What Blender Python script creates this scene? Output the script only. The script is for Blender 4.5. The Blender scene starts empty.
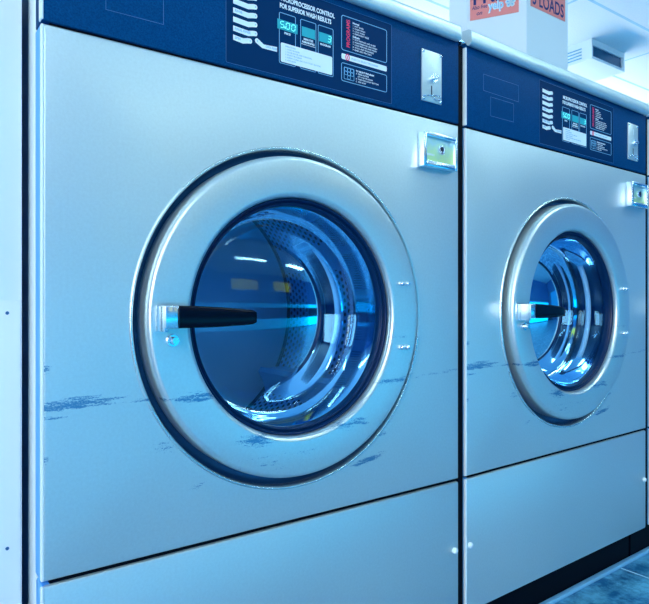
import bpy, bmesh, math, random
from mathutils import Vector, Matrix
random.seed(7)
PI = math.pi
scene = bpy.context.scene
C = scene.collection

# ------------------------------------------------------------------ camera
cam = bpy.data.cameras.new('camera')
cam.sensor_width = 36.0
cam.lens = 611 / 649 * 36.0
cam.shift_y = -0.0015
cam.clip_start = 0.02
co = bpy.data.objects.new('camera', cam)
C.objects.link(co)
co.location = (0, -0.761, 0.68)
co.rotation_euler = (PI / 2, 0, -math.radians(36))
scene.camera = co

# ------------------------------------------------------------------ light
scene.view_settings.view_transform = 'Standard'
scene.view_settings.look = 'None'
scene.view_settings.gamma = 1
scene.view_settings.use_curve_mapping = False
scene.view_settings.exposure = 0.0
world = bpy.data.worlds.new('world')
scene.world = world
world.use_nodes = True
bg = world.node_tree.nodes['Background']
bg.inputs[0].default_value = (0.02, 0.30, 0.85, 1)
bg.inputs[1].default_value = 0.45

def area(name, loc, rot, sx, sy, power, color):
    l = bpy.data.lights.new(name, 'AREA')
    l.shape = 'RECTANGLE'; l.size = sx; l.size_y = sy
    l.energy = power; l.color = color
    o = bpy.data.objects.new(name, l)
    o.location = loc; o.rotation_euler = rot
    C.objects.link(o)
    return o
# daylight through the shop front, on the left
area('shopfront_daylight', (-2.5, -2.2, 1.5), (0, -PI / 2, 0), 1.8, 1.5, 92, (0.93, 0.93, 0.88))
# unseen deep blue fill lights, added to tint the washer fronts
area('blue_front_fill', (3.4, -4.93, 0.95), (-PI / 2 - 0.35, 0, PI), 10.5, 1.3, 72, (0.0, 0.54, 0.95))
area('blue_low_fill', (2.6, -3.84, 0.24), (-PI / 2 - 0.1, 0, PI), 8.5, 0.40, 29, (0.0, 0.55, 1.0))  # low fill added for the lower panels, no real source there
area('blue_side_fill', (8.9, -2.4, 1.0), (0, PI / 2, 0), 1.6, 4.0, 8, (0.0, 0.42, 1.0))  # weak fill added from the right end of the room
# fill lights without fixtures, added to brighten the rear ceiling
area('rear_up_fill', (5.0, 3.9, 1.2), (PI - 0.25, 0, 0), 5.0, 1.2, 340, (0.98, 0.93, 0.84))
area('rear_side_fill', (-2.5, 3.4, 1.3), (0, -PI / 2, 0), 2.0, 3.6, 60, (0.85, 0.96, 1.0))  # added side fill, the wall has no opening here
LAMP_COL = (0.77, 0.94, 0.86)
LAMP_STR = 31.0

# ------------------------------------------------------------------ nodes
def mat(name, base=(0.5, 0.5, 0.5), metal=0.0, rough=0.5, emit=None, estr=0.0, spec=0.5, coat=0.0):
    m = bpy.data.materials.new(name)
    m.use_nodes = True
    p = m.node_tree.nodes['Principled BSDF']
    p.inputs['Base Color'].default_value = (*base, 1)
    p.inputs['Metallic'].default_value = metal
    p.inputs['Roughness'].default_value = rough
    p.inputs['Specular IOR Level'].default_value = spec
    p.inputs['Coat Weight'].default_value = coat
    if emit:
        p.inputs['Emission Color'].default_value = (*emit, 1)
        p.inputs['Emission Strength'].default_value = estr
    return m

class NT:
    def __init__(s, m):
        s.t = m.node_tree; s.p = s.t.nodes['Principled BSDF']
    def n(s, typ, **kw):
        x = s.t.nodes.new(typ)
        for k, v in kw.items(): setattr(x, k, v)
        return x
    def link(s, a, b): s.t.links.new(a, b)
    def val(s, sock, v):
        if hasattr(v, 'is_output') or isinstance(v, bpy.types.NodeSocket): s.link(v, sock)
        else: sock.default_value = v
    def math(s, op, a, b=0.0, c=0.0, clamp=False):
        x = s.n('ShaderNodeMath', operation=op, use_clamp=clamp)
        s.val(x.inputs[0], a); s.val(x.inputs[1], b); s.val(x.inputs[2], c)
        return x.outputs[0]
    def obj(s):
        tc = s.n('ShaderNodeTexCoord'); sp = s.n('ShaderNodeSeparateXYZ')
        s.link(tc.outputs['Object'], sp.inputs[0])
        return tc.outputs['Object'], sp.outputs
    def noise(s, vec, scale, detail=3, rough=0.6, stretch=None):
        if stretch:
            mp = s.n('ShaderNodeMapping'); mp.inputs['Scale'].default_value = stretch
            s.link(vec, mp.inputs[0]); vec = mp.outputs[0]
        x = s.n('ShaderNodeTexNoise')
        x.inputs['Scale'].default_value = scale; x.inputs['Detail'].default_value = detail
        x.inputs['Roughness'].default_value = rough
        s.link(vec, x.inputs['Vector'])
        return x.outputs['Fac']
    def ramp(s, f, a, b, ca, cb):
        x = s.n('ShaderNodeMapRange'); x.clamp = True
        s.val(x.inputs[0], f)
        x.inputs[1].default_value = a; x.inputs[2].default_value = b
        x.inputs[3].default_value = ca; x.inputs[4].default_value = cb
        return x.outputs[0]
    def mix(s, f, a, b):
        x = s.n('ShaderNodeMix', data_type='RGBA')
        s.val(x.inputs[0], f)
        for i, v in ((6, a), (7, b)):
            if isinstance(v, tuple): x.inputs[i].default_value = (*v, 1)
            else: s.link(v, x.inputs[i])
        return x.outputs[2]

STEEL = (0.62, 0.74, 0.77)
def steel_mat(name, stains, base=STEEL, rough=0.40, metal=0.75):
    m = mat(name, base, metal, rough)
    t = NT(m); v, xyz = t.obj()
    fine = t.noise(v, 260, 2, 0.7, (1, 1, 1))
    cloud = t.noise(v, 3.5, 2, 0.5)
    k = t.math('ADD', t.ramp(fine, 0.3, 0.7, -0.06, 0.06), t.ramp(cloud, 0.3, 0.7, -0.03, 0.03))
    bc = t.mix(t.math('ADD', k, 0.5), tuple(c * 0.72 for c in base), tuple(min(1, c * 1.28) for c in base))
    if stains:
        streak = t.noise(v, 60, 5, 0.75, (0.35, 1, 3.2))
        grain = t.noise(v, 420, 3, 0.8, (0.8, 1, 1.6))
        tot = None
        for (cx, cz, rx, rz, tilt, s) in stains:
            dx = t.math('SUBTRACT', xyz[0], cx)
            dz = t.math('SUBTRACT', xyz[2], cz)
            dz = t.math('SUBTRACT', dz, t.math('MULTIPLY', dx, tilt))
            a = t.math('POWER', t.math('ABSOLUTE', t.math('DIVIDE', dx, rx * 1.2)), 2.0)
            b = t.math('POWER', t.math('ABSOLUTE', t.math('DIVIDE', dz, rz * 1.35)), 2.0)
            e = t.math('SUBTRACT', 1.0, t.math('ADD', a, b), clamp=True)
            e = t.math('MULTIPLY', e, s)
            tot = e if tot is None else t.math('MAXIMUM', tot, e)
        f = t.math('ADD', t.math('MULTIPLY', streak, 0.62), t.math('MULTIPLY', grain, 0.38))
        # where smudge weight exceeds the noise the paint-like scuff shows
        th = t.math('ADD', t.math('MULTIPLY', tot, 0.62), t.math('MULTIPLY', t.math('SUBTRACT', f, 0.5), 2.6))
        mask = t.ramp(th, 0.36, 0.52, 0.0, 0.85)
        mask = t.math('MULTIPLY', mask, t.math('GREATER_THAN', tot, 0.01))
        bc = t.mix(mask, bc, (0.015, 0.20, 0.42))
    t.link(bc, t.p.inputs['Base Color'])
    t.link(t.ramp(cloud, 0.3, 0.7, rough - 0.03, rough + 0.03), t.p.inputs['Roughness'])
    return m

STAINS = [
    (0.030, 0.5575, 0.062, 0.0085, 0.03, 0.95), (0.075, 0.5600, 0.030, 0.0030, 0.02, 0.95),
    (0.012, 0.5445, 0.022, 0.0030, 0.0, 0.80),
    (0.185, 0.5550, 0.050, 0.0080, 0.03, 0.82), (0.150, 0.5545, 0.060, 0.0030, 0.0, 0.6),
    (0.545, 0.5515, 0.055, 0.0065, 0.06, 0.85), (0.680, 0.5540, 0.110, 0.0045, 0.05, 0.60),
    (0.270, 0.4870, 0.034, 0.0095, -0.06, 0.95), (0.442, 0.4900, 0.040, 0.0080, 0.06, 0.90),
    (0.490, 0.4230, 0.042, 0.0065, 0.18, 0.90), (0.520, 0.4600, 0.016, 0.0040, 0.1, 0.75),
    (0.150, 0.4900, 0.022, 0.0080, -0.1, 0.66), (0.195, 0.4320, 0.014, 0.0050, 0.2, 0.62),
    (0.540, 0.6210, 0.036, 0.0035, 0.0, 0.60), (0.300, 0.4560, 0.10, 0.0120, 0.0, 0.42),
    (0.004, 0.6000, 0.008, 0.0100, 0.0, 0.7), (0.004, 0.4950, 0.007, 0.0060, 0.0, 0.7),
]
M_STEEL = steel_mat('brushed_steel', STAINS)
M_LIP = steel_mat('rolled_steel', STAINS, rough=0.27, metal=0.9, base=(0.68, 0.80, 0.83))
M_LID = steel_mat('lid_steel', None, rough=0.42)
M_SIDE = mat('side_shade_blue', (0.10, 0.45, 0.95), 0.2, 0.35)  # blue shade tint put into sides and returns; drum lifters share it
M_PALEP = mat('pale_glint_and_screw', (0.78, 0.90, 0.97), 0.0, 0.4)  # pale stand-in for lit edges; lower panel screws share it
M_GROOVE = mat('groove_shade', (0.015, 0.09, 0.22), 0.5, 0.35)  # steel groove, its colour darkened for the shade in the recess
M_CHROME = mat('chrome', (0.78, 0.90, 1.0), 1.0, 0.22)
M_FASCIA = mat('fascia_black', (0.0035, 0.035, 0.105), 0.0, 0.45, spec=0.04)
t = NT(M_FASCIA); v, xyz = t.obj()
fn = t.noise(v, 500, 2)
t.link(t.mix(t.ramp(fn, 0.3, 0.7, 0, 1), (0.000, 0.040, 0.135), (0.001, 0.070, 0.22)), t.p.inputs['Base Color'])
M_OVER = mat('overlay_navy', (0.0, 0.030, 0.108), 0.0, 0.45, spec=0.04)
M_EDGE = mat('overlay_edge', (0.01, 0.12, 0.32), 0.0, 0.4)
M_WHITE = mat('print_white', (0.80, 0.93, 1.0), 0, 0.5)
M_CYAN = mat('print_light_blue', (0.18, 0.52, 0.80), 0, 0.5)
M_PALE = mat('print_grey_blue', (0.30, 0.52, 0.72), 0, 0.5)
M_RED = mat('print_red', (0.85, 0.03, 0.13), 0, 0.5)
M_PINK = mat('poster_red', (1.0, 0.30, 0.27), 0, 0.6)
M_NAVY = mat('poster_ink', (0.01, 0.02, 0.16), 0, 0.6)
M_DISP = mat('display_teal', (0.0, 0.18, 0.26), 0, 0.3, emit=(0.0, 0.36, 0.50), estr=0.55)
M_DIGIT = mat('display_digit', (0.2, 0.9, 0.8), 0, 0.4, emit=(0.25, 1.0, 0.85), estr=0.9)
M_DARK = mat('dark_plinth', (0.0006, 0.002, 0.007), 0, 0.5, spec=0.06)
M_HOLE = mat('keyhole_dark', (0.001, 0.012, 0.05), 0, 0.6)
M_RUBBER = mat('rubber', (0.0, 0.020, 0.085), 0, 0.30, spec=0.22)
M_GRIP = mat('lever_dark_reflection', (0.001, 0.004, 0.014), 0, 0.14, spec=0.12)  # chrome lever coloured black for the dark room it mirrors
M_LOCKF = mat('lock_face', (0.62, 0.86, 0.62), 0.6, 0.35)
t = NT(M_LOCKF); v, xyz = t.obj()
t.link(t.mix(t.ramp(t.math('ADD', xyz[2], t.ramp(t.noise(v, 60), 0.3, 0.7, -0.01, 0.01)), 0.930, 0.965, 0, 1),
             (0.60, 0.86, 0.42), (0.42, 0.74, 0.85)), t.p.inputs['Base Color'])

M_DRUM = mat('drum_steel', (0.2, 0.45, 0.8), 0.85, 0.26)
t = NT(M_DRUM)
uv = t.n('ShaderNodeUVMap').outputs[0]
sp = t.n('ShaderNodeSeparateXYZ'); t.link(uv, sp.inputs[0])
PITCH = 0.0145
u = t.math('DIVIDE', sp.outputs[0], PITCH); w = t.math('DIVIDE', sp.outputs[1], PITCH * 0.87)
row = t.math('FLOOR', w)
odd = t.math('MULTIPLY', t.math('MODULO', row, 2.0), 0.5)
fu = t.math('SUBTRACT', t.math('FRACT', t.math('ADD', u, odd)), 0.5)
fw = t.math('MULTIPLY', t.math('SUBTRACT', t.math('FRACT', w), 0.5), 0.87)
d = t.math('SQRT', t.math('ADD', t.math('MULTIPLY', fu, fu), t.math('MULTIPLY', fw, fw)))
dot = t.ramp(d, 0.24, 0.29, 1, 0)
band = t.math('GREATER_THAN', t.math('FRACT', t.math('DIVIDE', sp.outputs[0], 0.2827)), 0.20)
dot = t.math('MULTIPLY', dot, band)
t.link(t.mix(dot, (0.22, 0.46, 0.80), (0.0, 0.008, 0.04)), t.p.inputs['Base Color'])
t.link(t.math('MULTIPLY', t.math('SUBTRACT', 1.0, dot), 0.85), t.p.inputs['Metallic'])

M_DRUMB = mat('drum_back_steel', (0.72, 0.89, 1.0), 0.35, 0.42)

# door glass: clear, reflecting by fresnel
M_GLASS = bpy.data.materials.new('door_glass'); M_GLASS.use_nodes = True
nt = M_GLASS.node_tree; nt.nodes.clear()
o_ = nt.nodes.new('ShaderNodeOutputMaterial'); mx = nt.nodes.new('ShaderNodeMixShader')
tr = nt.nodes.new('ShaderNodeBsdfTransparent'); gl = nt.nodes.new('ShaderNodeBsdfGlossy')
fr = nt.nodes.new('ShaderNodeFresnel'); fr.inputs[0].default_value = 1.46
tr.inputs[0].default_value = (0.78, 0.91, 0.99, 1); gl.inputs[0].default_value = (0.50, 0.80, 1, 1)
gl.inputs[1].default_value = 0.045
nt.links.new(fr.outputs[0], mx.inputs[0]); nt.links.new(tr.outputs[0], mx.inputs[1])
nt.links.new(gl.outputs[0], mx.inputs[2]); nt.links.new(mx.outputs[0], o_.inputs[0])

# ------------------------------------------------------------------ mesh helpers
def obj(name, bm, m, parent=None, smooth=False, angle=None):
    me = bpy.data.meshes.new(name)
    bmesh.ops.recalc_face_normals(bm, faces=bm.faces)
    bm.to_mesh(me); bm.free()
    for mm in (m if isinstance(m, (list, tuple)) else [m]): me.materials.append(mm)
    if smooth or angle:
        me.polygons.foreach_set('use_smooth', [True] * len(me.polygons))
        if angle: me.set_sharp_from_angle(angle=math.radians(angle))
    o = bpy.data.objects.new(name, me)
    C.objects.link(o)
    if parent: o.parent = parent
    return o

def tag(o, label=None, cat=None, group=None, kind=None):
    if label: o['label'] = label
    if cat: o['category'] = cat
    if group: o['group'] = group
    if kind: o['kind'] = kind
    return o

def empty(name, loc=(0, 0, 0), rz=0):
    o = bpy.data.objects.new(name, None)
    o.empty_display_size = 0.1
    C.objects.link(o); o.location = loc; o.rotation_euler = (0, 0, rz)
    return o

def box(bm, x0, x1, y0, y1, z0, z1, bev=0.0, seg=2):
    r = bmesh.ops.create_cube(bm, size=1)
    vs = r['verts']
    for v in vs:
        v.co = Vector(((x0 + x1) / 2 + v.co.x * (x1 - x0), (y0 + y1) / 2 + v.co.y * (y1 - y0), (z0 + z1) / 2 + v.co.z * (z1 - z0)))
    if bev > 0:
        es = list({e for v in vs for e in v.link_edges})
        bmesh.ops.bevel(bm, geom=es, offset=bev, segments=seg, affect='EDGES', profile=0.5)
    return bm

def bbox(*a, **k): return box(bmesh.new(), *a, **k)

DX, DZ = 0.352, 0.657      # door centre, in the washer's own frame
def lathe(bm, prof, n=96, cx=DX, cz=DZ, uvm=False, closed=False):
    """profile [(radius, y)] spun about the y axis through (cx, cz)"""
    rings = []
    for (r, y) in prof:
        if r < 1e-6:
            rings.append([bm.verts.new((cx, y, cz))])
        else:
            rings.append([bm.verts.new((cx + r * math.cos(2 * PI * i / n), y, cz + r * math.sin(2 * PI * i / n))) for i in range(n)])
    lay = bm.loops.layers.uv.verify() if uvm else None
    prs = list(range(len(prof) - 1))
    pairs = [(k, k + 1) for k in prs]
    if closed: pairs.append((len(prof) - 1, 0))
    for a, b in pairs:
        A, B = rings[a], rings[b]
        for i in range(n):
            j = (i + 1) % n
            if len(A) == 1: f = bm.faces.new((A[0], B[i], B[j]))
            elif len(B) == 1: f = bm.faces.new((A[i], A[j], B[0]))
            else: f = bm.faces.new((A[i], A[j], B[j], B[i]))
            if lay:
                flat = abs(prof[a][0] - prof[b][0]) > abs(prof[a][1] - prof[b][1])
                for l in f.loops:
                    c = l.vert.co
                    if flat: l[lay].uv = (c.x + 5.03, c.z + 5)
                    else:
                        ang = 2 * PI * i / n if l.vert in (A[i], B[i]) else 2 * PI * (i + 1) / n
                        l[lay].uv = (ang * 0.27 + 5, c.y + 5)
    return bm

def cyl(bm, p0, p1, r0, r1=None, n=20, caps=True):
    r1 = r0 if r1 is None else r1
    p0 = Vector(p0); p1 = Vector(p1); ax = (p1 - p0).normalized()
    s = ax.orthogonal().normalized(); q = ax.cross(s)
    A = [bm.verts.new(p0 + r0 * (math.cos(2 * PI * i / n) * s + math.sin(2 * PI * i / n) * q)) for i in range(n)]
    B = [bm.verts.new(p1 + r1 * (math.cos(2 * PI * i / n) * s + math.sin(2 * PI * i / n) * q)) for i in range(n)]
    for i in range(n):
        j = (i + 1) % n
        bm.faces.new((A[i], A[j], B[j], B[i]))
    if caps: bm.faces.new(A[::-1]); bm.faces.new(B)
    return bm

def screw(bm, x, y, z, r=0.004, h=0.003):
    """domed screw head standing out of a plane towards -y"""
    prof = [(r, y), (r, y - h * 0.35), (r * 0.8, y - h * 0.8), (r * 0.4, y - h), (0, y - h * 1.05)]
    lathe(bm, prof, 20, x, z)

def poly(bm, pts, y, h=0.0004):
    """flat outline (x, z) given thickness h towards -y"""
    A = [bm.verts.new((x, y, z)) for x, z in pts]
    B = [bm.verts.new((x, y - h, z)) for x, z in pts]
    n = len(pts)
    bm.faces.new(A); bm.faces.new(B[::-1])
    for i in range(n):
        j = (i + 1) % n
        bm.faces.new((A[i], B[i], B[j], A[j]))
    return bm

def rrect(x0, x1, z0, z1, r, n=5):
    pts = []
    for cx, cz, a in ((x1 - r, z1 - r, 0), (x0 + r, z1 - r, 90), (x0 + r, z0 + r, 180), (x1 - r, z0 + r, 270)):
        for k in range(n + 1):
            t_ = math.radians(a + 90 * k / n)
            pts.append((cx + r * math.cos(t_), cz + r * math.sin(t_)))
    return pts

def outline(bm, pts, w, y, h=0.0004):
    """thin closed line following pts (x, z)"""
    n = len(pts); inn = []; out = []
    for i in range(n):
        a = Vector(pts[i - 1]); b = Vector(pts[i]); c = Vector(pts[(i + 1) % n])
        d1 = (b - a).normalized() if (b - a).length > 1e-9 else Vector((0, 0))
        d2 = (c - b).normalized() if (c - b).length > 1e-9 else d1
        t_ = (d1 + d2).normalized(); nn = Vector((-t_.y, t_.x))
        k = 1 / max(0.5, abs(nn.dot(Vector((-d1.y, d1.x)))) or 1)
        inn.append(b + nn * w / 2 * k); out.append(b - nn * w / 2 * k)
    V = lambda p, yy: bm.verts.new((p.x, yy, p.y))
    I0 = [V(p, y) for p in inn]; O0 = [V(p, y) for p in out]
    I1 = [V(p, y - h) for p in inn]; O1 = [V(p, y - h) for p in out]
    for i in range(n):
        j = (i + 1) % n
        bm.faces.new((I1[i], I1[j], O1[j], O1[i]))
        bm.faces.new((I0[i], I0[j], I1[j], I1[i])); bm.faces.new((O0[i], O0[j], O1[j], O1[i]))
    return bm

def text_bm(bm, s, x, y, z, size, align='LEFT', mtx=None, bold=0.0, sx=1.0, h=0.0002, shear=0.0, vert=False, width=None):
    cu = bpy.data.curves.new('t', 'FONT')
    cu.body = s; cu.size = size; cu.align_x = align; cu.extrude = h; cu.offset = bold * size
    cu.shear = shear; cu.resolution_u = 3; cu.space_line = 1.0
    o = bpy.data.objects.new('t', cu); C.objects.link(o)
    dg = bpy.context.evaluated_depsgraph_get()
    me = bpy.data.meshes.new_from_object(o.evaluated_get(dg))
    bpy.data.objects.remove(o); bpy.data.curves.remove(cu)
    if width:
        xs = [v.co.x for v in me.vertices]
        sx = width / max(1e-6, max(xs) - min(xs))
    R = Matrix.Rotation(PI / 2, 4, 'X')
    S = Matrix.Diagonal((sx, 1, 1, 1))
    V_ = Matrix.Rotation(-PI / 2, 4, 'Y') if vert else Matrix.Identity(4)
    M = Matrix.Translation((x, y, z)) @ V_ @ R @ S
    if mtx: M = mtx @ S
    me.transform(M)
    bm.from_mesh(me); bpy.data.meshes.remove(me)
    return bm

SEG = {'5': 'afgcd', '0': 'abcdef', '3': 'abgcd'}
def digits(bm, s, x, z, w, h, y):
    t_ = w * 0.13; sl = 0.12
    for ch in s:
        if ch == '.':
            poly(bm, [(x - 0.0022, z), (x - 0.0006, z), (x - 0.0006, z + 0.0022), (x - 0.0022, z + 0.0022)], y); continue
        P = {'a': (0.15, 1, 0.85, 1), 'g': (0.15, .5, .85, .5), 'd': (.15, 0, .85, 0), 'f': (0, .56, 0, .94), 'b': (1, .56, 1, .94), 'e': (0, .06, 0, .44), 'c': (1, .06, 1, .44)}
        for k in SEG[ch]:
            x0_, z0_, x1_, z1_ = P[k]
            q = [(x + a * w + c * h * sl, z + c * h) for a, c in ((x0_, z0_), (x1_, z1_))]
            if z0_ == z1_: pts = [(q[0][0], q[0][1] - t_ / 2), (q[1][0], q[1][1] - t_ / 2), (q[1][0], q[1][1] + t_ / 2), (q[0][0], q[0][1] + t_ / 2)]
            else: pts = [(q[0][0] - t_ / 2, q[0][1]), (q[0][0] + t_ / 2, q[0][1]), (q[1][0] + t_ / 2, q[1][1]), (q[1][0] - t_ / 2, q[1][1])]
            poly(bm, pts, y, 0.0003)
        x += w * 1.62
    return bm

def copy_tree(o, parent=None):
    c = o.copy(); C.objects.link(c)
    c.parent = parent
    for ch in list(o.children): copy_tree(ch, c)
    return c

# ================================================================== SETTING
def struct(name, bm, m, **k): return tag(obj(name, bm, m, **k), kind='structure')
CEIL = 2.6
X0, X1, Y0, Y1 = -2.6, 9.0, -5.0, 6.0

M_FLOOR = mat('floor_tile', (0.05, 0.2, 0.3), 0, 0.35)
t = NT(M_FLOOR); v, xyz = t.obj()
mot = t.noise(v, 14, 6, 0.72)
mot2 = t.noise(v, 60, 4, 0.7)
fc = t.mix(t.ramp(t.math('ADD', t.math('MULTIPLY', mot, 0.7), t.math('MULTIPLY', mot2, 0.3)), 0.42, 0.60, 0, 1), (0.004, 0.12, 0.30), (0.12, 0.46, 0.70))
TX, TY = 0.305, 0.305
def grid(t, c, off, size, w):
    f = t.math('FRACT', t.math('DIVIDE', t.math('ADD', c, off), size))
    f = t.math('ABSOLUTE', t.math('SUBTRACT', f, 0.5))
    return t.math('GREATER_THAN', f, 0.5 - w / size / 2)
g = t.math('MAXIMUM', grid(t, xyz[0], 10 - 1.46, TX, 0.006), grid(t, xyz[1], 10 - 0.02, TY, 0.006))
fc = t.mix(g, fc, (0.42, 0.72, 0.90))
t.link(fc, t.p.inputs['Base Color'])
struct('floor', bbox(X0, X1, Y0, Y1, -0.1, 0), M_FLOOR)

M_CEIL = mat('ceiling_tile', (0.72, 0.90, 0.97), 0, 0.8)
t = NT(M_CEIL); v, xyz = t.obj()
g = t.math('MAXIMUM', grid(t, xyz[0], 12.2 - 4.2 + 0.61, 1.22, 0.022), grid(t, xyz[1], 12.2 - 1.70 + 0.305, 0.61, 0.022))
cn = t.ramp(t.noise(v, 90, 3), 0.3, 0.7, 0, 1)
cc = t.mix(cn, (0.76, 0.87, 0.93), (0.84, 0.93, 0.97))
t.link(t.mix(g, cc, (0.40, 0.68, 0.82)), t.p.inputs['Base Color'])
struct('ceiling', bbox(X0, X1, Y0, Y1, CEIL, CEIL + 0.1), M_CEIL)

M_WALL = mat('painted_wall', (0.55, 0.76, 0.88), 0, 0.7)
M_BLUE = mat('blue_wall', (0.02, 0.20, 0.50), 0, 0.6)
struct('wall_back', bbox(X0, X1, Y1, Y1 + 0.1, 0, CEIL), M_WALL)
struct('wall_front', bbox(X0, X1, Y0 - 0.1, Y0, 0, CEIL), M_BLUE)
struct('wall_right', bbox(X1, X1 + 0.1, Y0, Y1, 0, CEIL), M_BLUE)
# left wall with the shop-front opening
b = bbox(X0 - 0.1, X0, Y0, -4.3, 0, CEIL)
box(b, X0 - 0.1, X0, -0.5, Y1, 0, CEIL)
box(b, X0 - 0.1, X0, -4.3, -0.5, 0, 0.35)
box(b, X0 - 0.1, X0, -4.3, -0.5, 2.45, CEIL)
struct('wall_left', b, M_BLUE)
M_FRAME = mat('window_frame', (0.5, 0.7, 0.8), 0.5, 0.4)
b = bbox(X0 - 0.08, X0 - 0.02, -4.3, -4.24, 0.35, 2.45)
box(b, X0 - 0.08, X0 - 0.02, -0.56, -0.5, 0.35, 2.45)
box(b, X0 - 0.08, X0 - 0.02, -2.43, -2.37, 0.35, 2.45)
box(b, X0 - 0.08, X0 - 0.02, -4.24, -0.56, 0.35, 0.41)
box(b, X0 - 0.08, X0 - 0.02, -4.24, -0.56, 2.39, 2.45)
struct('window_1', b, M_FRAME)

# ================================================================== WASHER
W = 0.708
def returns(o):
    for p in o.data.polygons:
        if abs(p.normal.y) < 0.2 and p.center.y > 0.012: p.material_index = 1
def build_washer():
    root = empty('washing_machine')
    # --- cabinet shell (open at the front, behind the panels)
    b = bmesh.new()
    for a in ((0.012, 0.020, 0.037, 0.72, 0.10, 1.150), (0.694, 0.702, 0.037, 0.72, 0.10, 1.150),
              (0.020, 0.694, 0.037, 0.72, 0.10, 0.108), (0.020, 0.694, 0.037, 0.72, 1.142, 1.150),
              (0.020, 0.694, 0.712, 0.72, 0.108, 1.142)):
        box(b, *a)
    obj('cabinet', b, M_SIDE, root)
    obj('corner_glint', bbox(0.0014, 0.0119, 0.0385, 0.086, 0.10, 1.148, bev=0.0035), M_PALEP, root, angle=40)  # added pale strip for window light on the cabinet's front corner
    b = bbox(-0.002, 0.7195, 0.05, 0.062, 0.0, 0.0995)
    box(b, 0.03, 0.69, 0.062, 0.70, 0.0, 0.0995)
    obj('plinth', b, M_DARK, root)

    # --- front panel with the round door opening
    b = bmesh.new()
    z0, z1 = 0.3545, 1.0015
    cx, cz, R = 0.354, 0.655, 0.2525
    n = 96; ins = []; outs = []
    bev = 0.0045
    x0, x1 = 0.001, W
    for i in range(n):
        a = 2 * PI * i / n
        ins.append((cx + R * math.cos(a), cz + R * math.sin(a)))
        c, s = math.cos(a), math.sin(a)
        k = min(((x1 - bev - cx) / c if c > 0 else (x0 + bev - cx) / c) if abs(c) > 1e-6 else 9,
                ((z1 - bev - cz) / s if s > 0 else (z0 + bev - cz) / s) if abs(s) > 1e-6 else 9)
        outs.append((cx + k * c, cz + k * s))
    # snap nearest samples to the corners
    for qx, qz in ((x0 + bev, z0 + bev), (x1 - bev, z0 + bev), (x0 + bev, z1 - bev), (x1 - bev, z1 - bev)):
        i = min(range(n), key=lambda i: (outs[i][0] - qx) ** 2 + (outs[i][1] - qz) ** 2)
        outs[i] = (qx, qz)
    vi = [b.verts.new((x, 0, z)) for x, z in ins]; vo = [b.verts.new((x, 0, z)) for x, z in outs]
    for i in range(n):
        j = (i + 1) % n
        b.faces.new((vi[i], vi[j], vo[j], vo[i]))
    # rolled edges and returns
    def shell_edge(pts_prof):
        prev = None
        for (off, y) in pts_prof:
            ring = [b.verts.new((min(max(x, x0 + bev), x1 - bev) + (off if abs(x - x1 + bev) < 1e-6 else -off if abs(x - x0 - bev) < 1e-6 else 0), y,
                                 z + (off if abs(z - z1 + bev) < 1e-6 else -off if abs(z - z0 - bev) < 1e-6 else 0))) for x, z in outs]
            src = prev or vo
            for i in range(n):
                j = (i + 1) % n
                b.faces.new((src[i], src[j], ring[j], ring[i]))
            prev = ring
    shell_edge([(bev * 0.38, bev * 0.08), (bev * 0.70, bev * 0.29), (bev * 0.92, bev * 0.62), (bev, bev), (bev, 0.036)])
    o = obj('front_panel', b, [M_STEEL, M_SIDE], root, angle=40)
    returns(o)
    obj('edge_glint', bbox(-0.0002, 0.0034, -0.0005, 0.006, z0 + 0.001, z1 - 0.001, bev=0.0016), M_PALEP, o)  # pale strip painted as the highlight on the bevelled left edge
    # raised bead and dish round the opening
    b = lathe(bmesh.new(), [(0.2528, 0.0005), (0.2520, -0.0016), (0.2502, -0.0028), (0.2484, -0.0018), (0.2475, 0.002),
                            (0.2472, 0.006), (0.2470, 0.012)], 128, 0.354, 0.655)
    obj('door_surround', b, M_LIP, root, smooth=True)
    b = lathe(bmesh.new(), [(0.2470, 0.0121), (0.2440, 0.0175), (0.2390, 0.0190), (0.2100, 0.0190)], 128, 0.354, 0.655)
    obj('door_seal_groove', b, M_GROOVE, root, smooth=True)

    # --- lower panel
    b = bbox(0.001, W, 0.0, 0.036, 0.100, 0.3500, bev=0.0042)
    lp = obj('lower_panel', b, [M_STEEL, M_SIDE], root, angle=40)
    returns(lp)
    obj('edge_glint', bbox(-0.0002, 0.0034, -0.0005, 0.006, 0.101, 0.3490, bev=0.0016), M_PALEP, lp)  # same painted edge highlight on the lower panel
    for x in (0.0115, 0.6965):
        b = bmesh.new(); screw(b, x, 0, 0.2255, 0.0058, 0.0055); obj('screw', b, M_PALEP, lp, smooth=True)
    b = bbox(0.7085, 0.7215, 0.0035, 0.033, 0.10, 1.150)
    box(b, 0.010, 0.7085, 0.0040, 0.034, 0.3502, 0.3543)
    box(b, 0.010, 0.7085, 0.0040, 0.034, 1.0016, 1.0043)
    obj('gap_shade', b, M_DARK, root)  # black strips filling gaps and seams where only deep shade lies
    # --- black fascia behind the controls
    b = bbox(0.001, W, 0.0005, 0.036, 1.0045, 1.158, bev=0.0018)
    fa = obj('control_panel', b, M_FASCIA, root, angle=40)
    obj('edge_glint', bbox(-0.0002, 0.0028, -0.0004, 0.012, 1.0055, 1.150, bev=0.0012), M_PALEP, fa)  # painted highlight along the fascia's left bevel
    b = bmesh.new()
    outline(b, [(0.052, 1.081), (0.052, 1.112), (0.163, 1.114), (0.163, 1.081)], 0.0007, 0.0005)
    outline(b, [(0.0735, 1.0365), (0.0735, 1.073), (0.1465, 1.074), (0.1465, 1.0375)], 0.0007, 0.0005)
    obj('blank_plate', b, M_EDGE, fa)

    # --- overlay with all the printing
    YO = 0.0003
    ov = obj('instruction_overlay', poly(bmesh.new(), rrect(0.2357, 0.5420, 1.0095, 1.1420, 0.002), 0.0008, 0.0008), M_OVER, root)
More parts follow.
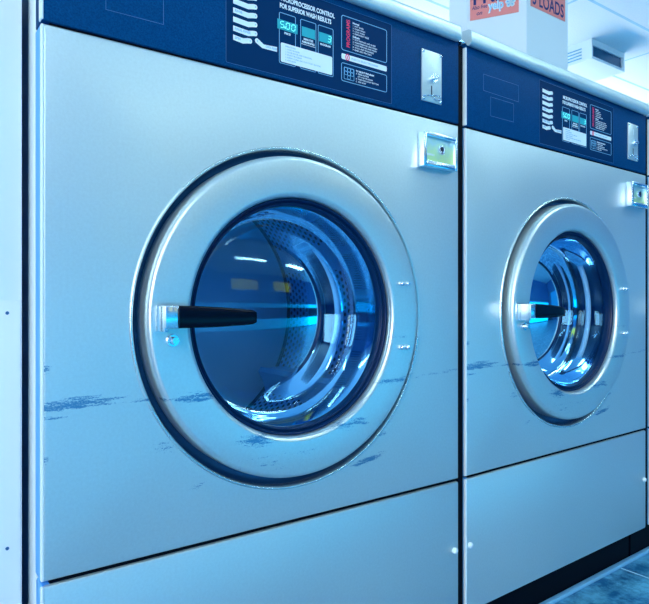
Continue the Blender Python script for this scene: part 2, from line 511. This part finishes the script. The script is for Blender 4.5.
    b = outline(bmesh.new(), rrect(0.2357, 0.5420, 1.0095, 1.1420, 0.002), 0.0006, YO - 0.0003, 0.0002)
    obj('overlay_edge', b, M_EDGE, ov)
    names = ['PRE WASH', 'WASH', 'WASH', 'RINSE', 'RINSE', 'FINAL RINSE', 'SPIN']
    YP = 0.0
    for k in range(7):
        zb = 1.0465 + 0.01262 * k
        xe = 0.2820 if k else 0.2735
        b = bmesh.new()
        xm = xe - 0.0115
        pts = [(0.2467, zb + 0.0036), (0.2467, zb - 0.0036), (xm, zb - 0.0052), (xe - 0.004, zb - 0.0032)]
        for q in range(-60, 91, 30):
            a = math.radians(q); pts.append((xe + 0.0030 * math.cos(a) , zb + 0.0010 + 0.0036 * math.sin(a)))
        pts += [(xe - 0.004, zb + 0.0042), (xm, zb + 0.0022)]
        poly(b, pts, YP)
        tg = obj('stage_marker', b, M_WHITE, ov)
        b = cyl(bmesh.new(), (xe, YP - 0.0004, zb + 0.001), (xe, YP - 0.0007, zb + 0.001), 0.0010, n=12)
        obj('marker_dot', b, M_PALE, ov)
        lab = names[6 - k] if k in (0, 1, 3, 5) else ''
        if lab: b = text_bm(bmesh.new(), lab, 0.2490, YP - 0.0005, zb - 0.0018, 0.0050, sx=0.9, bold=0.01); obj('marker_print', b, M_PALE, ov)
    b = bmesh.new()
    pts = [(0.2846 + 0.0034 * math.cos(math.radians(a)), 1.0508 + 0.0036 * math.sin(math.radians(a))) for a in range(60, 241, 30)]
    poly(b, pts + [(0.2935, 1.0425), (0.3178, 1.0430), (0.3178, 1.0499), (0.2955, 1.0482)], YP)
    obj('stage_marker', b, M_WHITE, ov)
    b = cyl(bmesh.new(), (0.2852, YP - 0.0004, 1.0505), (0.2852, YP - 0.0007, 1.0505), 0.0010, n=12)
    obj('marker_dot', b, M_PALE, ov)
    b = text_bm(bmesh.new(), 'COOL RINSE', 0.2985, YP - 0.0005, 1.0448, 0.0042, sx=0.8, bold=0.01)
    obj('marker_print', b, M_PALE, ov)
    b = bmesh.new()
    text_bm(b, 'MICROPROCESSOR CONTROL', 0.3245, YP, 1.1203, 0.0098, bold=0.03, width=0.098)
    text_bm(b, 'FOR SUPERIOR WASH RESULTS', 0.3225, YP, 1.1095, 0.0098, bold=0.03, width=0.0935)
    obj('headline', b, M_WHITE, ov)
    # three displays in thin frames
    b = bmesh.new()
    for x0_, x1_ in ((0.3218, 0.3500), (0.3592, 0.3872), (0.3915, 0.4200)):
        outline(b, rrect(x0_, x1_, 1.0285, 1.1022, 0.002), 0.0008, YP)
    obj('display_frame', b, M_CYAN, ov)
    for x0_, x1_, txt, cap in ((0.3184, 0.3535, '5.00', 'PRICE'), (0.3614, 0.3852, '', 'MINUTES\nREMAINING'), (0.3931, 0.4173, '3', 'PROGRAM')):
        obj('display_window', poly(bmesh.new(), [(x0_, 1.0778), (x0_, 1.0918), (x1_, 1.0918), (x1_, 1.0775)][::-1], YP, 0.0007), M_DISP, ov)
        if txt:
            b = digits(bmesh.new(), txt, x0_ + 0.0045 if len(txt) > 1 else x1_ - 0.0085, 1.0805, 0.0060, 0.0090, YP - 0.0007)
            obj('display_digits', b, M_DIGIT, ov)
        b = bmesh.new()
        for q, line in enumerate(cap.split('\n')):
            text_bm(b, line, (x0_ + x1_) / 2, YP, 1.0725 - 0.0045 * q, 0.0042, align='CENTER', bold=0.03)
        if '\n' in cap: box(b, x0_ - 0.001, x1_ + 0.001, YP - 0.0004, YP, 1.0655, 1.0661)
        obj('display_caption', b, M_WHITE, ov)
    cd = obj('instruction_card', poly(bmesh.new(), rrect(0.3241, 0.4175, 1.0305, 1.0585, 0.002)[::-1], YP - 0.0004, 0.0006), M_WHITE, ov)
    b = bmesh.new()
    for q, line in enumerate(['DIRECTIONS', '1. LOAD WASHER', '2. CLOSE DOOR AND TURN DIAL', '3. SELECT PROGRAM', '4. INSERT COINS AND PUSH START BUTTON', '5. ADD SOAP']):
        text_bm(b, line, 0.3315, YP - 0.0011, 1.0535 - 0.0040 * q, 0.0030, sx=1.05)
    obj('card_print', b, M_PALE, ov)
    # programme list
    b = outline(bmesh.new(), rrect(0.4365, 0.5311, 1.0755, 1.1298, 0.004), 0.0009, YP)
    outline(b, rrect(0.4365, 0.5311, 1.0268, 1.0550, 0.003), 0.0009, YP)
    for i in range(3):
        for j in range(3):
            if j == 0 and i != 1: continue
            outline(b, rrect(0.4425 + 0.0062 * i, 0.4480 + 0.0062 * i, 1.0318 + 0.0058 * j, 1.0370 + 0.0058 * j, 0.0008, 2), 0.0005, YP)
    outline(b, rrect(0.4416, 0.4616, 1.0308, 1.0492, 0.001, 2), 0.0006, YP)
    obj('list_frame', b, M_CYAN, ov)
    b = text_bm(bmesh.new(), 'PROGRAMS', 0.4532, YP, 1.0815, 0.0098, vert=True, bold=0.02, width=0.0435)
    obj('programs_title', b, M_RED, ov)
    b = bmesh.new()
    L1 = ['Normal', '1  HOT WASH', '2  WARM WASH', '3  COLD WASH', '4  PERMANENT PRESS']
    L2 = ['Delicate', '5  HOT PREWASH AND WASH', '6  WARM PREWASH AND WASH', '7  COLD PREWASH AND WASH', '8  WOOL AND WASHABLES', '9  RINSE AND SPIN ONLY']
    for q, l in enumerate(L1): text_bm(b, l, 0.4590, YP, 1.1215 - 0.0041 * q, 0.0042 if q == 0 else 0.0035, bold=0.03 if q == 0 else 0.0)
    for q, l in enumerate(L2): text_bm(b, l, 0.4590, YP, 1.1000 - 0.0041 * q, 0.0042 if q == 0 else 0.0035, bold=0.03 if q == 0 else 0.0)
    obj('list_print', b, M_WHITE, ov)
    b = bmesh.new()
    for q, l in enumerate(['TO SELECT PROGRAM', 'A  PRESS NUMBER', '    OF YOUR PROGRAM', 'B  THEN PRESS START BUTTON', 'C  ADD SOAP']):
        text_bm(b, l, 0.4655, YP, 1.0468 - 0.0041 * q, 0.0038 if q == 0 else 0.0034, bold=0.03 if q == 0 else 0.0)
    obj('keypad_print', b, M_WHITE, ov)
    obj('notice_strip', poly(bmesh.new(), rrect(0.4365, 0.5311, 1.0610, 1.0697, 0.002)[::-1], YP, 0.0004), M_WHITE, ov)
    b = text_bm(bmesh.new(), 'PUSH TO SELECT PROGRAM', 0.4560, YP - 0.0005, 1.0637, 0.0044)
    obj('strip_print', b, M_PALE, ov)
    b = outline(bmesh.new(), [(0.4480 + 0.0036 * math.cos(i * PI / 8), 1.0653 + 0.0046 * math.sin(i * PI / 8)) for i in range(16)], 0.0014, YP - 0.0005)
    box(b, 0.4473, 0.4487, YP - 0.0009, YP - 0.0004, 1.063, 1.0675)
    obj('red_button_mark', b, M_RED, ov)

    # --- coin slot plate
    b = bbox(0.6112, 0.6608, -0.0022, 0.001, 1.0295, 1.1195, bev=0.0012)
    cp = obj('coin_slot_plate', b, M_LID, root, angle=40)
    for x, z in ((0.6150, 1.1155), (0.6570, 1.1155), (0.6150, 1.0335), (0.6570, 1.0335)):
        b = bmesh.new(); screw(b, x, -0.0022, z, 0.0026, 0.0018); obj('screw', b, M_CHROME, cp, smooth=True)
    obj('coin_slot', bbox(0.6335, 0.6358, -0.0026, -0.0016, 1.0400, 1.0585), M_HOLE, cp)
    obj('coin_slot', bbox(0.6360, 0.6368, -0.0026, -0.0016, 1.0920, 1.1070), M_WHITE, cp)
    b = cyl(bmesh.new(), (0.637, -0.002, 1.0715), (0.637, -0.007, 1.0715), 0.0075, n=24)
    cyl(b, (0.637, -0.007, 1.0715), (0.637, -0.014, 1.0715), 0.0042, 0.0036, n=20)
    obj('coin_return_button', b, M_CHROME, cp, angle=40)
    b = bmesh.new()
    loop = [(0.6120, 1.0365), (0.6250, 1.0395), (0.6440, 1.0425), (0.6540, 1.0430), (0.6560, 1.0400), (0.6520, 1.0355), (0.6430, 1.0345), (0.6380, 1.0360), (0.6400, 1.0395)]
    for q in range(len(loop) - 1):
        p, p2 = loop[q], loop[q + 1]
        cyl(b, (p[0], -0.0042, p[1]), (p2[0], -0.0042, p2[1]), 0.0011, n=8)
    obj('wire_loop', b, M_CHROME, cp, smooth=True)

    # --- key lock box
    fx0, fx1, fz0, fz1, p = 0.6025, 0.6860, 0.9120, 0.9720, 0.016
    b = bmesh.new()
    F = 0.0085
    box(b, fx0, fx0 + 0.0075, -p, 0.0, fz0, fz1, bev=0.0015)
    box(b, fx1 - 0.0040, fx1, -p, 0.0, fz0, fz1, bev=0.0012)
    box(b, fx0 + 0.007, fx1 - 0.0035, -p, 0.0, fz1 - 0.0075, fz1, bev=0.0015)
    box(b, fx0 + 0.007, fx1 - 0.0035, -p, 0.0, fz0, fz0 + 0.0110, bev=0.0025)
    lk = obj('lock_housing', b, M_CHROME, root, angle=40)
    obj('lock_face', bbox(fx0 + 0.0075, fx1 - 0.0042, -p + 0.006, 0.0, fz0 + 0.011, fz1 - 0.0077), M_LOCKF, lk)
    b = cyl(bmesh.new(), (0.6500, -p + 0.006, 0.9455), (0.6500, -p + 0.0035, 0.9455), 0.0088, 0.0080, n=32)
    obj('lock_barrel', b, M_CHROME, lk, angle=40)
    b = cyl(bmesh.new(), (0.6500, -p + 0.0036, 0.9470), (0.6500, -p + 0.0028, 0.9470), 0.0040, n=20)
    box(b, 0.6490, 0.6512, -p + 0.0028, -p + 0.0036, 0.9395, 0.9470)
    obj('keyhole', b, M_HOLE, lk)
    obj('lock_print', text_bm(bmesh.new(), 'GREENWALD', 0.6135, -p + 0.0058, 0.9330, 0.0050, bold=0.02, width=0.020), M_WHITE, lk)

    # --- door
    prof = [(0.230, 0.030), (0.2340, 0.028), (0.2348, 0.004), (0.2348, -0.0080), (0.2344, -0.0120), (0.2332, -0.0155), (0.2314, -0.0180), (0.2296, -0.0193), (0.2280, -0.0199), (0.2272, -0.0200),
            (0.2050, -0.0200), (0.1825, -0.0190), (0.1815, -0.0189), (0.1800, -0.0184), (0.1783, -0.0174), (0.1760, -0.0145), (0.1750, -0.0100), (0.1745, 0.0140)]
    rg = obj('door_ring', lathe(bmesh.new(), prof, 160, closed=True), M_LIP, root, angle=75)
    rg.data.materials[0] = M_RING
    b = lathe(bmesh.new(), [(0.1748, -0.0060), (0.1725, -0.0085), (0.1705, -0.0060), (0.1695, -0.0020), (0.1680, -0.0010), (0.1672, -0.0045), (0.1655, -0.0055),
                            (0.1640, -0.0020), (0.1630, 0.006), (0.1640, 0.012), (0.1748, 0.0130)], 128, closed=True)
    obj('door_gasket', b, M_RUBBER, root, smooth=True)
    # glass bowl with real wall thickness
    outer = [(0.1662, 0.0062), (0.1655, 0.012), (0.1630, 0.030), (0.1610, 0.050), (0.1592, 0.064), (0.1555, 0.0725), (0.148, 0.0765), (0.135, 0.0728), (0.115, 0.0668), (0.09, 0.0602), (0.06, 0.0546), (0.03, 0.0511), (0, 0.0500)]
    inner = [(0.1636, 0.0062), (0.1625, 0.012), (0.1600, 0.030), (0.1580, 0.050), (0.1560, 0.0615), (0.1525, 0.0680), (0.146, 0.0705), (0.134, 0.0674), (0.115, 0.0614), (0.09, 0.0548), (0.06, 0.0492), (0.03, 0.0457), (0, 0.0446)]
    b = lathe(bmesh.new(), inner, 128)
    lathe(b, outer, 128)
    obj('door_glass', b, M_GLASS, root, smooth=True)
    # rubber boot between tub and glass, then the drum
    b = lathe(bmesh.new(), [(0.1745, 0.0135), (0.1810, 0.020), (0.1760, 0.040), (0.1830, 0.055), (0.1760, 0.070), (0.1820, 0.088), (0.1900, 0.092)], 96)
    obj('rubber_boot', b, M_RUBBER, root, smooth=True)
    b = lathe(bmesh.new(), [(0.180, 0.100), (0.184, 0.094), (0.268, 0.100), (0.270, 0.104), (0.270, 0.250), (0.270, 0.436), (0.266, 0.444), (0.200, 0.446), (0.070, 0.446), (0.060, 0.440), (0, 0.438)], 120, uvm=True)
    dr0 = obj('tub_lip_glint', lathe(bmesh.new(), [(0.1625, 0.0480), (0.1650, 0.0445), (0.1690, 0.0440), (0.1720, 0.0475), (0.1710, 0.0550), (0.1640, 0.0555)], 128, closed=True), M_PALEP, root, smooth=True)  # ring painted pale for the bright arc of window light
    dr = obj('drum', b, [M_DRUM, M_DRUMB, M_HOLE], root, angle=40)
    for p in dr.data.polygons:
        rr = math.hypot(p.center.x - DX, p.center.z - DZ)
        if p.center.y > 0.43: p.material_index = 2 if rr > 0.2655 else 1
    for a in (35, 155, 275):
        b = bmesh.new()
        c = Matrix.Rotation(math.radians(a), 4, 'Y')
        sec = [(0.269, -0.035), (0.245, -0.016), (0.225, -0.006), (0.225, 0.006), (0.245, 0.016), (0.269, 0.035)]
        A = [b.verts.new(Vector((DX, 0.125, DZ)) + c @ Vector((r, 0, s))) for r, s in sec]
        B = [b.verts.new(Vector((DX, 0.430, DZ)) + c @ Vector((r, 0, s))) for r, s in sec]
        for i in range(6): b.faces.new((A[i], A[(i + 1) % 6], B[(i + 1) % 6], B[i]))
        b.faces.new(A); b.faces.new(B)
        obj('drum_lifter', b, M_SIDE, dr, angle=30)

    # --- handle: chrome bracket on the ring, lever coloured as dark reflection
    b = bbox(0.1290, 0.1345, -0.0475, -0.0200, 0.6420, 0.6745, bev=0.0012)
    box(b, 0.1290, 0.1465, -0.0520, -0.0460, 0.6465, 0.6745, bev=0.0018)
    hb = obj('handle_bracket', b, M_CHROME, root, angle=40)
    b = bmesh.new()
    st = [(0.1460, 0.0140, 0.0060), (0.1700, 0.0138, 0.0060), (0.2050, 0.0128, 0.0058), (0.2380, 0.0108, 0.0054), (0.2540, 0.0094, 0.0050), (0.2590, 0.0070, 0.0035)]
    rings = []
    for x, hz, hy in st:
        yc = -0.0480 + (x - 0.146) * 0.06; zc_ = 0.6605 - (x - 0.146) * 0.02
        rings.append([b.verts.new((x, yc + hy * math.copysign(abs(math.cos(q)) ** 0.45, math.cos(q)), zc_ + hz * math.copysign(abs(math.sin(q)) ** 0.45, math.sin(q))))
                      for q in [2 * PI * k / 24 + 0.13 for k in range(24)]])
    for A, B in zip(rings, rings[1:]):
        for i in range(24):
            j = (i + 1) % 24
            b.faces.new((A[i], A[j], B[j], B[i]))
    b.faces.new(rings[0]); b.faces.new(rings[-1])
    obj('lever', b, M_GRIP, hb, angle=50)
    b = cyl(bmesh.new(), (0.1500, -0.0200, 0.6300), (0.1500, -0.0240, 0.6300), 0.0085, 0.0075, n=24)
    cyl(b, (0.1500, -0.0240, 0.6300), (0.1500, -0.0330, 0.6300), 0.0052, 0.0046, n=20)
    obj('latch_bolt', b, M_CHROME, root, angle=40)
    # hinge screws on the right of the ring
    for z in (0.7085, 0.6035):
        b = bmesh.new()
        for x in (0.5440, 0.5570):
            screw(b, x, -0.0198, z, 0.0042, 0.0075)
        obj('hinge_screws', b, M_CHROME, root, smooth=True)

    # --- top lid with rolled front edge
    prof = [(-0.002, 1.1520), (-0.007, 1.1525), (-0.0105, 1.1545), (-0.0120, 1.1575), (-0.0120, 1.1740), (-0.0095, 1.1790), (-0.0050, 1.1815), (0.004, 1.1825), (0.73, 1.1825), (0.73, 1.1590), (0.002, 1.1590)]
    b = bmesh.new()
    A = [b.verts.new((0.002, y, z)) for y, z in prof]; B = [b.verts.new((0.701, y, z)) for y, z in prof]
    for i in range(len(prof)):
        j = (i + 1) % len(prof)
        b.faces.new((A[i], A[j], B[j], B[i]))
    b.faces.new(A); b.faces.new(B)
    obj('top_lid', b, M_LID, root, angle=35)
    obj('lid_bracket', bbox(0.7015, 0.7200, -0.004, 0.02, 1.1540, 1.1580, bev=0.001), M_CHROME, root)
    return root

M_RING = steel_mat('door_ring_steel', STAINS, rough=0.33, metal=0.8, base=(0.64, 0.76, 0.79))
w1 = build_washer()
w1.location = (0.1494, 0, 0)
tag(w1, 'larger-looking nearer washing machine at left, its whole round door in view', 'washing machine', 'front loading washers in the row')
w2 = copy_tree(w1)
w2.location = (0.8762, 0, 0)
w2.rotation_euler = (0, 0, math.radians(1.6))
w2['label'] = 'farther washing machine at right, beside the nearer one, cut by the right picture edge'

w3 = copy_tree(w1)
w3.location = (0.8762 + 0.731 * math.cos(math.radians(1.6)), 0.725 * math.sin(math.radians(1.6)), 0)
w3.rotation_euler = (0, 0, math.radians(1.6))
w3['label'] = 'third washing machine past the right picture edge, only its black plinth in view'

# ================================================================== BESIDE / BEHIND
M_FILL = mat('pale_panel', (0.85, 0.93, 0.96), 0.1, 0.45)
fp = empty('filler_panel', (0.1, 0.0, 0))
tag(fp, 'tall narrow pale metal filler panel with small screws left of the nearer washer', 'panel')
obj('panel_board', bbox(-0.55, 0.0406, 0.065, 0.55, 0.0, 2.3, bev=0.0015), M_FILL, fp, angle=40)
obj('cover_strip', bbox(-0.05, 0.0380, 0.0638, 0.065, 0.0, 0.680, bev=0.0004), M_FILL, fp, angle=40)
for z in (0.6655, 0.3802):
    b = bmesh.new(); screw(b, 0.0242, 0.0638, z, 0.0021, 0.0010); obj('screw', b, M_EDGE, fp, smooth=True)

# floor edging in front of the plinths
a2 = math.radians(1.6)
kb = obj('floor_edging', bbox(-0.05, 1.20, 0.034, 0.048, 0, 0.010, bev=0.003), mat('edging', (0.16, 0.45, 0.72), 0, 0.6))
kb.location = (0.8744, 0, 0); kb.rotation_euler = (0, 0, a2)
tag(kb, 'pale raised edging strip on the floor along the black plinth', 'edging strip')

# six-sided white pillar with two red posters
S = 0.326
ax, ay = 2.381, 0.95
pcx, pcy = ax + S / 2, ay + 0.27 * math.sqrt(3) / 2
M_PIL = mat('pillar_white', (0.86, 0.93, 0.96), 0, 0.7)
b = bmesh.new()
SL = 0.27
hx, hy = SL * 0.5, SL * math.sqrt(3) / 2
lo = [b.verts.new((x, y, 0)) for x, y in ((-S / 2, -hy), (S / 2, -hy), (S / 2 + hx, 0), (S / 2, hy), (-S / 2, hy), (-S / 2 - hx, 0))]
hi = [b.verts.new((v.co.x, v.co.y, CEIL)) for v in lo]
for i in range(6): b.faces.new((lo[i], lo[(i + 1) % 6], hi[(i + 1) % 6], hi[i]))
b.faces.new(lo); b.faces.new(hi)
pl = obj('pillar', b, M_PIL); pl.location = (pcx, pcy, 0)
tag(pl, 'white six-sided pillar behind the washers carrying two red posters', 'pillar')

def poster(name, p_near, p_far, z0, z1, label):
    """flat sheet in a local frame: x along the face, facing -y"""
    e = empty(name, p_near, math.atan2(p_far[1] - p_near[1], p_far[0] - p_near[0]))
    tag(e, label, 'poster')
    return e
# left face runs from far vertex to near vertex A
fx, fy = ax - hx, ay + hy
e1 = poster('poster', (fx, fy, 0), (ax, ay), 0, 0, 'red FREE poster with yelp lettering on the left face of the white pillar')
L0, L1_, zb = 0.016, 0.236, 2.003
obj('poster_sheet', bbox(L0, L1_, -0.003, -0.001, zb, zb + 0.30), M_PINK, e1)
b = text_bm(bmesh.new(), 'FREE', L0 + 0.010, -0.0032, zb + 0.071, 0.125, bold=0.015, width=0.19)
obj('poster_lettering', b, M_NAVY, e1)
b = text_bm(bmesh.new(), 'Also free', L0 + 0.008, -0.0032, zb + 0.048, 0.026, shear=0.3, bold=0.01, width=0.072)
text_bm(b, 'on', L0 + 0.028, -0.0032, zb + 0.020, 0.026, shear=0.3, bold=0.01)
obj('poster_small_print', b, M_NAVY, e1)
b = text_bm(bmesh.new(), 'yelp', L0 + 0.085, -0.0032, zb + 0.034, 0.056, bold=0.05, width=0.072)
for q in range(5):
    a = math.radians(90 + 72 * q)
    cyl(b, (L0 + 0.184, -0.0030, zb + 0.052), (L0 + 0.184, -0.0036, zb + 0.052), 0.013, n=16)
    cyl(b, (L0 + 0.184 + 0.014 * math.cos(a), -0.003, zb + 0.052 + 0.014 * math.sin(a)), (L0 + 0.184 + 0.014 * math.cos(a), -0.0036, zb + 0.052 + 0.014 * math.sin(a)), 0.010, n=16)
obj('poster_logo_outline', b, M_WHITE, e1)
b = text_bm(bmesh.new(), 'yelp', L0 + 0.089, -0.0042, zb + 0.036, 0.050, width=0.064)
for q in range(5):
    a = math.radians(90 + 72 * q)
    cx_, cz_ = L0 + 0.184, zb + 0.052
    d = Vector((math.cos(a), math.sin(a))); n_ = Vector((-d.y, d.x))
    P_ = [(cx_ + d.x * 0.006, cz_ + d.y * 0.006), (cx_ + d.x * 0.017 + n_.x * 0.0045, cz_ + d.y * 0.017 + n_.y * 0.0045), (cx_ + d.x * 0.017 - n_.x * 0.0045, cz_ + d.y * 0.017 - n_.y * 0.0045)]
    poly(b, P_, -0.004, 0.0004)
obj('poster_logo', b, mat('logo_blue', (0.30, 0.66, 0.92), 0, 0.6), e1)

e2 = poster('poster', (ax, ay, 0), (ax + S, ay), 0, 0, 'red 5 LOADS poster on the front face of the white pillar')
L0, L1_, zb = 0.028, 0.300, 2.033
obj('poster_sheet', bbox(L0, L1_, -0.003, -0.001, zb, zb + 0.27), M_PINK, e2)
b = text_bm(bmesh.new(), '5 LOADS', L0 + 0.012, -0.0032, zb + 0.014, 0.088, bold=0.015, width=0.245)
text_bm(b, 'FREE', L0 + 0.10, -0.0032, zb + 0.098, 0.088, bold=0.015, width=0.14)
obj('poster_lettering', b, M_NAVY, e2)

# vent box under the ceiling
vb = empty('ceiling_vent_box', (4.20, 1.70, 0))
tag(vb, 'white vent box with louvres hanging under the ceiling beside the pillar', 'vent')
VW, VD, Z0, Z1 = 0.46, 0.62, 2.452, 2.599
b = bbox(0, VW, 0.02, VD, Z0, Z1)
for a in ((0, VW, 0, 0.02, Z0, Z0 + 0.02), (0, VW, 0, 0.02, Z1 - 0.045, Z1), (0, 0.015, 0, 0.02, Z0 + 0.02, Z1 - 0.045), (VW - 0.03, VW, 0, 0.02, Z0 + 0.02, Z1 - 0.045)): box(b, *a)
obj('vent_body', b, mat('vent_white', (0.74, 0.88, 0.94), 0, 0.5), vb)
obj('vent_opening', bbox(0.015, VW - 0.03, 0.014, 0.0195, Z0 + 0.02, Z1 - 0.045), mat('vent_dark', (0.005, 0.10, 0.22), 0.3, 0.12), vb)
for k in range(4):
    z = Z0 + 0.022 + k * 0.023
    obj('louvre', bbox(-0.004, 0.0, 0.08, 0.52, z, z + 0.008), mat('louvre_blue', (0.16, 0.45, 0.68), 0, 0.5) if k == 0 else bpy.data.materials['louvre_blue'], vb)

# ceiling lamps of the room
M_TUBE = mat('lamp_tube', (1, 1, 1), 0, 0.5, emit=LAMP_COL, estr=LAMP_STR)
M_HOUS = mat('lamp_housing', (0.7, 0.85, 0.92), 0, 0.5)
def lamp(x, y, first=[None]):
    if first[0] is None:
        e = empty('ceiling_lamp')
        obj('lamp_housing', bbox(-0.61, 0.61, -0.15, 0.15, CEIL - 0.05, CEIL - 0.001, bev=0.008), M_HOUS, e)
        obj('lamp_diffuser', bbox(-0.59, 0.59, -0.055, 0.055, CEIL - 0.065, CEIL - 0.0505, bev=0.004), M_TUBE, e)
        first[0] = e
    else: e = copy_tree(first[0])
    e.location = (x, y, 0)
    return e
for i, (x, y) in enumerate(((-0.9, -1.6), (2.1, -0.95), (-0.7, -3.4), (1.7, -3.4), (3.7, -1.7), (4.1, -3.4))):
    tag(lamp(x, y), 'white ceiling lamp over the aisle in front of the washers', 'ceiling lamp', 'ceiling lamps over the aisle')

# what the glass mirrors: a dark service counter and yellow boards across the aisle
M_TABLE = mat('counter_navy', (0.004, 0.025, 0.08), 0, 0.4)
ft = empty('service_counter', (3.6, -4.2, 0))
obj('counter_body', bbox(-4.95, 4.95, -0.28, 0.28, 0.0, 0.84, bev=0.008), M_TABLE, ft)
obj('worktop', bbox(-5.0, 5.0, -0.32, 0.32, 0.8405, 0.88, bev=0.008), M_TABLE, ft)
tag(ft, 'long dark blue service counter across the aisle, mirrored in the door glass', 'counter')
for k in range(2):
    o = obj('glow_board', bbox(-0.68, 0.68, 0.0, 0.03, 1.78, 2.28, bev=0.004), mat('board_yellow', (0.85, 0.70, 0.10), 0, 0.5, emit=(0.95, 0.68, 0.08), estr=0.8) if k == 0 else bpy.data.materials['board_yellow'])  # glow added so the boards show up mirrored in the glass
    o.location = (1.6 + 2.4 * k, Y0 + 0.001, 0)
    tag(o, ('plain yellow board with added glow on the opposite wall, the one nearer the shop front', 'plain yellow board with added glow on the opposite wall, the one farther from the shop front')[k], 'board', 'yellow boards on the opposite wall')
